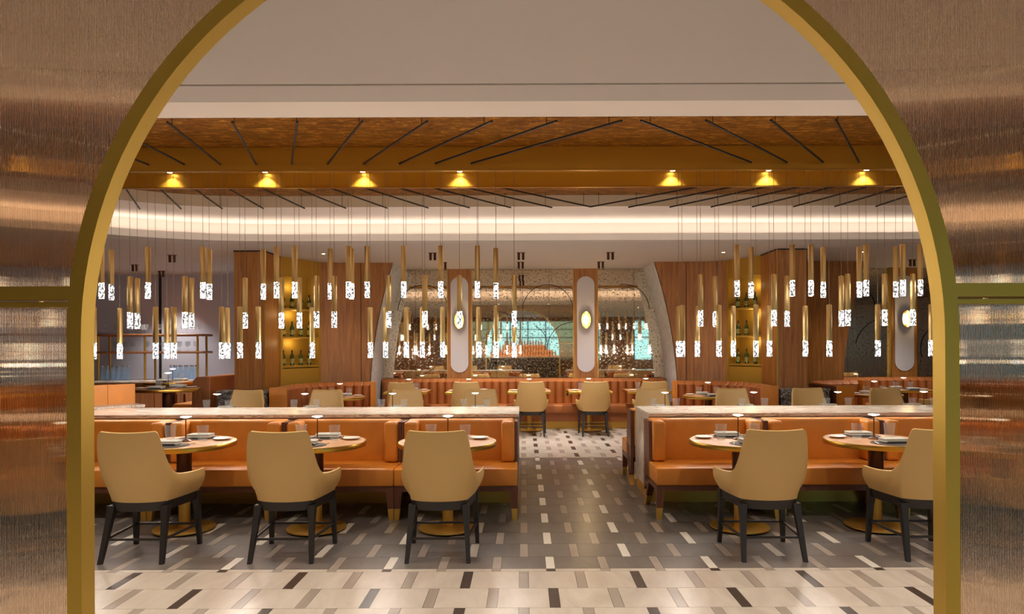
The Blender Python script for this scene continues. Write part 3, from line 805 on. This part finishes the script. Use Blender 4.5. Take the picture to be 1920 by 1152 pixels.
def curved_banq(sgn, label, ox=0):
    X = lambda x: ox + sgn * x
    t = thing('curved_banquette', label, 'bench', (X(3.2), 11.3, 0))
    path = [(3.80, 10.25), (3.83, 10.6), (3.83, 10.95), (3.78, 11.27), (3.66, 11.54), (3.47, 11.75), (3.2, 11.88), (2.95, 11.93), (2.72, 11.94)]
    # arc-length resample
    V = [Vector((X(a_), b_)) for a_, b_ in path]; L = [0]
    for a_, b_ in zip(V[:-1], V[1:]): L.append(L[-1] + (b_ - a_).length)
    def at(s_):
        for i in range(len(V) - 1):
            if s_ <= L[i + 1] or i == len(V) - 2:
                f_ = (s_ - L[i]) / (L[i + 1] - L[i]); return V[i].lerp(V[i + 1], f_), (V[i + 1] - V[i]).normalized()
    n = int(L[-1] / .152)
    pts = []
    for k in range(n + 1):
        p, d = at(L[-1] * k / n); nr = Vector((-d.y, d.x)); c = Vector((X(2.9), 10.6))
        if nr.dot(c - p) < 0: nr = -nr
        pts.append((p, d, nr))
        if k < n:
            p, d = at(L[-1] * (k + .5) / n); nr = Vector((-d.y, d.x))
            if nr.dot(c - p) < 0: nr = -nr
            o = link('channel_cushion', channel(), t, (p.x - t.location.x, p.y - t.location.y, 0), math.atan2(nr.y, nr.x) + PI / 2)
    def strip(o0, o1, z0, z1):
        rows = [[tuple(p + nr * o0) + (z0,), tuple(p + nr * o1) + (z0,), tuple(p + nr * o1) + (z1,), tuple(p + nr * o0) + (z1,)] for p, d, nr in pts]
        mb = MB().grid(rows, True); e = (len(rows) - 1) * 4; mb.f += [(0, 1, 2, 3), (e + 3, e + 2, e + 1, e)]; return mb
    part('seat_cushion', strip(-.04, .50, .30, .455), 'red_leather', t, 30, world=True)
    part('front_panel', strip(.0, .44, .14, .30), 'red_leather', t, 30, world=True)
    part('brass_plinth', strip(.0, .38, 0, .14), 'satin_brass', t, 30, world=True)
    part('back_board', strip(-.10, -.061, 0, .93), 'walnut_dark', t, 30, world=True)
    for k in (0, -1):
        p, d, nr = pts[k]; dd = -d if k == 0 else d
        a_, b_ = p - nr * .10, p + nr * .16; q = [a_, b_, b_ + dd * .05, a_ + dd * .05]
        part('end_panel', MB().prism([tuple(v_) for v_ in q], 0, .95), 'orange_leather', t, world=True)
curved_banq(-1, 'curved channel-tufted booth below the gold niche, glass-rack side')
curved_banq(1, 'curved channel-tufted booth below the gold niche, second-alcove side')
# booth the other side of the far pier (mirrored about the pier)
curved_banq(-1, 'curved channel-tufted booth on the far side of the wooden pier', 8.70)
for sg, x0, x1 in ((-1, -4.72, -3.93), (1, 3.935, 4.70)):
    t = thing('marble_stand', 'low black and white marble stand at the foot of the pier, ' + SIDE[sg], 'stand', ((x0 + x1) / 2, 10.4, 0))
    part('body', MB().box(x0 + .01, x1 - .01, 10.24, 10.575, .06, .87), 'black_marble', t, world=True)
    part('top', MB().rbox(x0, x1, 10.22, 10.59, .8701, .90, .003, 1), 'black_marble', t, world=True)
    part('plinth', MB().box(x0 + .02, x1 - .02, 10.26, 10.57, 0, .06), 'satin_brass', t, world=True)

# ------------------------------------------------------------------ raised corner by the glass rack
pf = struct('floor_platform', MB().box(-8.6, -4.80, 8.3, 11.9, 0, .25), 'walnut_dark')
t = thing('corner_ledge', 'angled cream marble ledge turning the corner at the end of the counter', 'ledge', (-4.9, 7.5, 0))
A_, B_ = Vector((-4.54, 7.99)), Vector((-5.68, 6.69)); d = (B_ - A_).normalized(); nr = Vector((-d.y, d.x)); nr = nr if nr.x < 0 else -nr
def quad(o0, o1, e0=0, e1=0): return [tuple(A_ - d * e0 + nr * o0), tuple(B_ + nr * o0), tuple(B_ + nr * o1), tuple(A_ - d * e0 + nr * o1)]
part('ledge_top', MB().prism(quad(0, .30), .855, .885), 'counter_marble', t, world=True)
part('ledge_body', MB().prism(quad(.02, .28), 0, .855), 'end_marble', t, world=True)
t = thing('corner_bench', 'tall orange leather bench back in wide panels behind the angled ledge', 'bench', (-5.1, 7.6, 0))
A0 = A_ + nr * .32 + d * .0
for k in range(6):
    q0 = A0 + d * (k * .30 + .002); q1 = A0 + d * (k * .30 + .298)
    P = [tuple(q0), tuple(q1), tuple(q1 + nr * .12), tuple(q0 + nr * .12)]
    part('padded_panel', MB().prism(P, .3, 1.12), 'orange_leather', t, world=True)
P = [tuple(A0 + nr * .12), tuple(A0 + d * 1.8 + nr * .12), tuple(A0 + d * 1.8 + nr * .60), tuple(A0 + nr * .60)]
part('seat', MB().prism(P, 0, .70), 'orange_leather', t, world=True)
wh = 'on raised corner before the glass rack'
round_t.put((-4.95, 9.25, .25), 0, 'round brass-rimmed wood table ' + wh); setting(-4.95, 9.25, wh, 1, .25, False)
wh = 'on raised corner beside dark booth end'
round_t.put((-5.86, 11.1, .25), 0, 'round brass-rimmed wood table ' + wh); setting(-5.86, 11.1, wh, 1, .25, False)
t = thing('high_back_booth', 'dark wood and russet leather booth end beside the wooden pier', 'bench', (-4.95, 10.6, .25))
mb = MB(); P = [(-5.08, .25), (-4.83, .25), (-4.83, 1.12), (-4.98, 1.12), (-5.04, 1.06)]
mb.add([(x, 10.15, z) for x, z in P] + [(x, 10.23, z) for x, z in P], [(0, 1, 2, 3, 4), (9, 8, 7, 6, 5)] + [(i, (i + 1) % 5, 5 + (i + 1) % 5, 5 + i) for i in range(5)])
part('end_panel', mb, 'cabinet_wood', t, world=True)
part('backrest', MB().rbox(-4.98, -4.82, 10.235, 11.6, .25, 1.12, .03), 'red_leather', t, world=True)
part('seat', MB().rbox(-5.40, -4.985, 10.25, 11.6, .25, .70, .02), 'orange_leather', t, world=True)

# back counter with drawers, doors, marble top; rack; glasses; carafes
t = thing('service_cabinet', 'long walnut service cabinet with grey marble top under the glass rack', 'cabinet', (-7.6, 13.4, 0))
part('carcass', MB().box(-10.4, -5.7, 13.12, 14.03, .08, .885), 'cabinet_wood', t, world=True)
part('marble_top', MB().rbox(-10.45, -5.65, 13.05, 14.03, .885, .92, .003, 1), 'counter_marble', t, world=True)
part('toe_kick', MB().box(-10.4, -5.7, 13.18, 14.0, 0, .08), 'dark_gap', t, world=True)
for k in range(9):
    x0 = -10.4 + k * .522
    dr = part('drawer', MB().rbox(x0 + .006, x0 + .516, 13.10, 13.121, .70, .875, .002, 1), 'cabinet_wood', t, world=True)
    part('pull', MB().box(x0 + .16 - t.location.x, x0 + .36 - t.location.x, 13.075 - 13.4, 13.10 - 13.4, .80, .815), 'brass', dr)
    dr = part('door', MB().rbox(x0 + .006, x0 + .516, 13.10, 13.121, .09, .69, .002, 1), 'cabinet_wood', t, world=True)
    xh = x0 + (.44 if k % 2 == 0 else .08)
    part('handle', MB().box(xh - .01 - t.location.x, xh + .01 - t.location.x, 13.07 - 13.4, 13.10 - 13.4, .48, .66), 'bronze', dr)
t = thing('glass_rack', 'two-tier walnut and brass rack standing on the service cabinet', 'shelf', (-7.47, 13.45, .92))
for z in (1.80, 1.455):
    part('shelf', MB().rbox(-8.56, -6.38, 13.25, 13.70, z, z + .045, .018, 3), 'cabinet_wood', t, world=True)
for x in (-8.48, -7.55, -6.50):
    for y in (13.29, 13.66):
        part('post', MB().tube((x - t.location.x, y - t.location.y, 0), (x - t.location.x, y - t.location.y, .92), .022, n=10), 'satin_brass', t)
def make_wine():
    t = thing('wine_glass', 'x', 'glass')
    part('bowl', MB().lathe([(.0, .085), (.02, .09), (.038, .115), (.042, .15), (.036, .20), (.034, .20), (.039, .15), (.035, .118), (.0, .09)], 16), 'thin_glass', t)
    part('stem', MB().lathe([(.034, 0), (.034, .003), (.005, .008), (.004, .085)], 14), 'thin_glass', t)
    return t
def make_carafe():
    t = thing('water_bottle', 'x', 'bottle')
    part('body', MB().lathe([(.0, 0), (.048, 0), (.048, .02), (.030, .19), (.020, .25), (.020, .28), (.016, .28), (.025, .19), (.042, .025), (.0, .02)], 18), 'thin_blue', t)
    part('stopper', MB().lathe([(.014, .27), (.022, .285), (.020, .30), (.0, .302)], 12), 'steel', t)
    return t
wine, caraf = Proto(make_wine()), Proto(make_carafe())
for k in range(9): wine.put((-8.2 + k * .085 + (.0 if k < 5 else .12), 13.42 + (k % 2) * .1, 1.50), 0, 'stemmed wine glass on the middle shelf of the glass rack', 'wine glasses on middle shelf')
for k in range(8): wine.put((-7.25 + k * .085, 13.40 + (k % 2) * .12, 1.50), 0, 'stemmed wine glass on the middle shelf of the glass rack', 'wine glasses on middle shelf')
for k in range(15): wine.put((-8.4 + k * .135, 13.40 + (k % 2) * .12, 1.845), 0, 'stemmed wine glass on the top shelf of the glass rack', 'wine glasses on top shelf')
for k in range(10): caraf.put((-8.36 + (k % 5) * .11, 13.22 + (k // 5) * .13, .92), 0, 'clear blue-tinted water bottle in cluster farther from the pier', 'water bottles at the free end')
for k in range(10): caraf.put((-7.0 + (k % 5) * .11, 13.22 + (k // 5) * .13, .92), 0, 'clear blue-tinted water bottle in cluster nearest the pier', 'water bottles near the pier')

# ------------------------------------------------------------------ pendants
def make_pendant(zt):
    t = thing('pendant_light', 'x', 'pendant')
    part('cable', MB().tube((0, 0, .54), (0, 0, 3.50 - zt), .0022, n=5), 'cable', t)
    part('brass_tube', MB().lathe([(.020, .165), (.0275, .167), (.0275, .535), (.025, .54), (.004, .545)], 8), 'pendant_brass', t, 30)
    part('crystal', MB().lathe([(.0, 0), (.0265, .0), (.0265, .1655), (.0, .1655)], 8), 'crystal', t, 30)
    part('canopy', MB().lathe([(.02, 3.485 - zt), (.02, 3.50 - zt)], 10), 'brass', t)
    return t
ZT = {'t': 2.075, 'm': 1.765, 'l': 1.445}
PP = {k: Proto(make_pendant(z)) for k, z in ZT.items()}
left = dict(t=[190.8, 209.3, 277.8, 381, 393, 494, 519, 553, 619.7, 654, 660, 688.8, 757.5, 826.7, 895.4, 930.4],
            m=[244, 258, 347, 359.6, 460, 528, 561.7, 593.7, 627, 729, 797, 862, 964.6],
            l=[176, 224.7, 291.9, 313, 326, 416, 427, 450, 484.6, 585.6, 694.5, 723, 762, 792, 830, 897.5, 930.6, 964.4])
right = dict(t=[1382.5, 1408.6, 1486, 1521, 1544, 1611.8, 1624.7, 1680, 1693.5, 1726],
             m=[1314, 1341, 1451.4, 1476, 1577.7, 1590, 1659, 1712],
             l=[1272.8, 1279.4, 1307.5, 1348, 1375, 1417.5, 1442.8, 1510, 1555, 1646, 1746])
backrow = {209.3, 258, 393, 494, 660, 619.7, 930.4, 460, 427, 313, 224.7, 484.6, 694.5, 830, 897.5, 359.6, 561.7, 1408.6, 1544, 1611.8, 1680, 1341, 1476, 1577.7, 1272.8, 1307.5, 1375, 1442.8, 1510}
taken = []; lamps_at = []
NM = {'t': 'shortest drop', 'm': 'middle drop', 'l': 'longest drop'}
for sd, S_, D_ in ((-1, SIDE[-1], left), (1, SIDE[1], right)):
    for k, xs in D_.items():
        for x in xs:
            Y = next(yy for yy in ([7.14, 6.96, 7.26, 6.84] if x in backrow else [6.96, 7.14, 6.84, 7.26]) if all(abs((x - CX) / F * yy - a_) > .065 or abs(yy - b_) > .065 for a_, b_ in taken)); taken.append(((x - CX) / F * Y, Y))
            po = PP[k].put(((x - CX) / F * Y, Y, ZT[k]), (x * .37) % .78, 'slim brass pendant with glowing crystal tip, %s, over counter on %s' % (NM[k], S_), 'pendants %s %s' % (NM[k], S_))
            if k == 'l': lamps_at.append(po)
    # the rows run on past the frame's arch
    for k in range(2):
        x = -4.75 - k * .32 if sd < 0 else 4.55 + k * .3
        PP['tml'[k % 3]].put((x, 7.0, ZT['tml'[k % 3]]), 0, 'slim brass pendant with glowing crystal tip, %s, over counter on %s' % (NM['tml'[k % 3]], S_), 'pendants %s %s' % (NM['tml'[k % 3]], S_))
for po in lamps_at: lamp('crystal_fill_light', 'POINT', (0, 0, -.05), 4.0, (1, .93, .84), po, shadow_soft_size=.02)  # added point lamps below the tips, standing in for the crystals' light
# recessed downlights in the trough
def make_down():
    t = thing('recessed_downlight', 'x', 'downlight')
    part('trim_ring', MB().lathe([(.028, 0), (.042, -.004), (.042, 0)], 20, caps=False), 'brass', t)
    part('lens', MB().lathe([(.0, -.002), (.027, -.002)], 16), 'downlight_glow', t); return t
dl = Proto(make_down())
for x in (-3.9, -2.85, -1.77, -.70, 1.65, 2.71, 3.79, 4.85):
    o = dl.put((x, 7.355, 3.497), 0, 'small recessed downlight in gold trough over counter, %s' % ('glass-rack side' if x < .5 else 'second-alcove side'), 'trough downlights ' + ('a' if x < .5 else 'b'))
    l = lamp('downlight_beam', 'SPOT', (0, 0, -.012), 7, (1, .84, .48), o, spot_size=math.radians(112), spot_blend=.7, shadow_soft_size=.02)
# twin ceiling spots on the low soffit
def make_twin():
    t = thing('twin_ceiling_spot', 'x', 'spotlight')
    part('mount_plate', MB().rbox(-.07, .07, -.03, .03, -.006, 0, .002, 1), 'bronze', t)
    for s_ in (-1, 1):
        b_ = part('spot_barrel', MB().lathe([(.017, -.115), (.021, -.12), (.021, -.005)], 14, (s_ * .036, 0, 0), caps=False), 'bronze', t)
        part('lens', MB().lathe([(.0, -.105), (.019, -.105)], 12, (s_ * .036, 0, 0)), 'downlight_glow', b_)
    return t
tw = Proto(make_twin())
spots = [(-1.49, 10.95, 'over the banquette table row by the glass-rack pilaster'), (-1.46, 12.15, 'close to the mirrors by the glass-rack pilaster'), (-.04, 10.95, 'in line with the centre of the wide mirror'), (-.05, 12.15, 'close to the centre of the wide mirror'),
         (1.43, 10.95, 'over the banquette table row by the farther pilaster'), (1.41, 12.15, 'close to the mirrors by the farther pilaster'),
         (-7.2, 12.35, 'above the cabinet, over the free-end water bottles'), (-5.85, 11.1, 'above the raised corner'), (-7.25, 13.35, 'above the glass rack'), (-5.8, 12.2, 'above the cabinet near the wooden pier'), (7.0, 12.0, 'in front of the second mirror alcove')]
for x, y, wh in spots:
    o = tw.put((x, y, ZC), 0, 'twin bronze cylinder ceiling spotlight ' + wh)
    lamp('spot_beam', 'SPOT', (0, 0, -.13), 50, (1, .96, .91), o, spot_size=math.radians(95), spot_blend=.8, shadow_soft_size=.05)
# added fill downlights: near soffit, cove ceiling over the booths, curved booths
for x in (-4.5, -2.7, -.9, .9, 2.7, 4.5):  # added above the view to brighten chairs, floor and ceiling
    for y in (.4, 2.6):
        o = dl.put((x, y, ZC - .001), 0, 'added fill downlight, out of view, in the plain ceiling near the arched screen', 'added plain ceiling downlights')
        lamp('downlight_beam', 'SPOT', (0, 0, -.012), 105, (1, .96, .89), o, spot_size=math.radians(110), spot_blend=.9, shadow_soft_size=.06)
for x in (-4.0, -2.9, -1.75, -.65, 1.8, 2.95, 4.1):  # added behind the cove lip to brighten seats and table settings
    o = dl.put((x, 4.62, 3.419), 0, 'added fill downlight hidden in the white cove ceiling over the near booths', 'added cove ceiling downlights')
    lamp('downlight_beam', 'SPOT', (0, 0, -.012), 55, (1, .94, .84), o, spot_size=math.radians(96), spot_blend=.8, shadow_soft_size=.05)
for x in (-3.3, 3.3, -4.6, 5.6):  # added to brighten the curved booths
    o = dl.put((x, 11.0, ZC - .001), 0, 'added fill downlight in the low ceiling over the curved booths', 'added booth ceiling downlights')
    lamp('downlight_beam', 'SPOT', (0, 0, -.012), 40, (1, .96, .91), o, spot_size=math.radians(110), spot_blend=.9, shadow_soft_size=.06)

# ------------------------------------------------------------------ bar behind the viewer (seen in the mirrors)
t = thing('bar_counter', 'black and gold veined marble bar counter reflected beyond the arch', 'bar', (0, -6.0, 0))
part('front', MB().box(-2.6, 2.6, -5.9, -5.5, 0, 1.05), 'bar_marble', t, world=True)
part('top', MB().rbox(-2.7, 2.7, -6.1, -5.45, 1.0501, 1.09, .003, 1), 'counter_marble', t, world=True)
t = thing('bar_shelving', 'stepped amber-lit bottle shelving behind the bar counter', 'shelf', (0, -7.0, 0))
for i, (hw, z) in enumerate(((1.75, 1.15), (1.45, 1.42), (1.05, 1.69))):
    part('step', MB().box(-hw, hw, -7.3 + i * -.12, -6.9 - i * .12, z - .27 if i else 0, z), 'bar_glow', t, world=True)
def make_bb():
    t = thing('liquor_bottle', 'x', 'bottle')
    part('body', MB().lathe([(.04, 0), (.04, .17), (.014, .21), (.014, .27)], 10), 'amber_glass_glow', t)
    part('cap', MB().lathe([(.016, .265), (.016, .29)], 8), 'black_plastic', t); return t
bb = Proto(make_bb())
for i, (hw, z) in enumerate(((1.7, 1.15), (1.4, 1.42), (1.0, 1.69))):
    n = int(hw * 2 / .14)
    for k in range(n): bb.put((-hw + .07 + k * .14, -6.96 - i * .12, z), 0, 'amber liquor bottle on %s step of shelving behind the bar' % ('lowest', 'middle', 'top')[i], 'bar bottles step %d' % i)

for x in (-6, -2, 2, 6, 10):  # added downlights that brighten what the mirrors reflect
    for y in (-2.2, -5.0, -8.0):
        o = dl.put((x, y, ZC - .001), 0, 'added fill downlight in the ceiling over the bar area', 'added bar area downlights')
        lamp('downlight_beam', 'SPOT', (0, 0, -.012), 50, (1, .94, .88), o, spot_size=math.radians(120), spot_blend=.9, shadow_soft_size=.06)
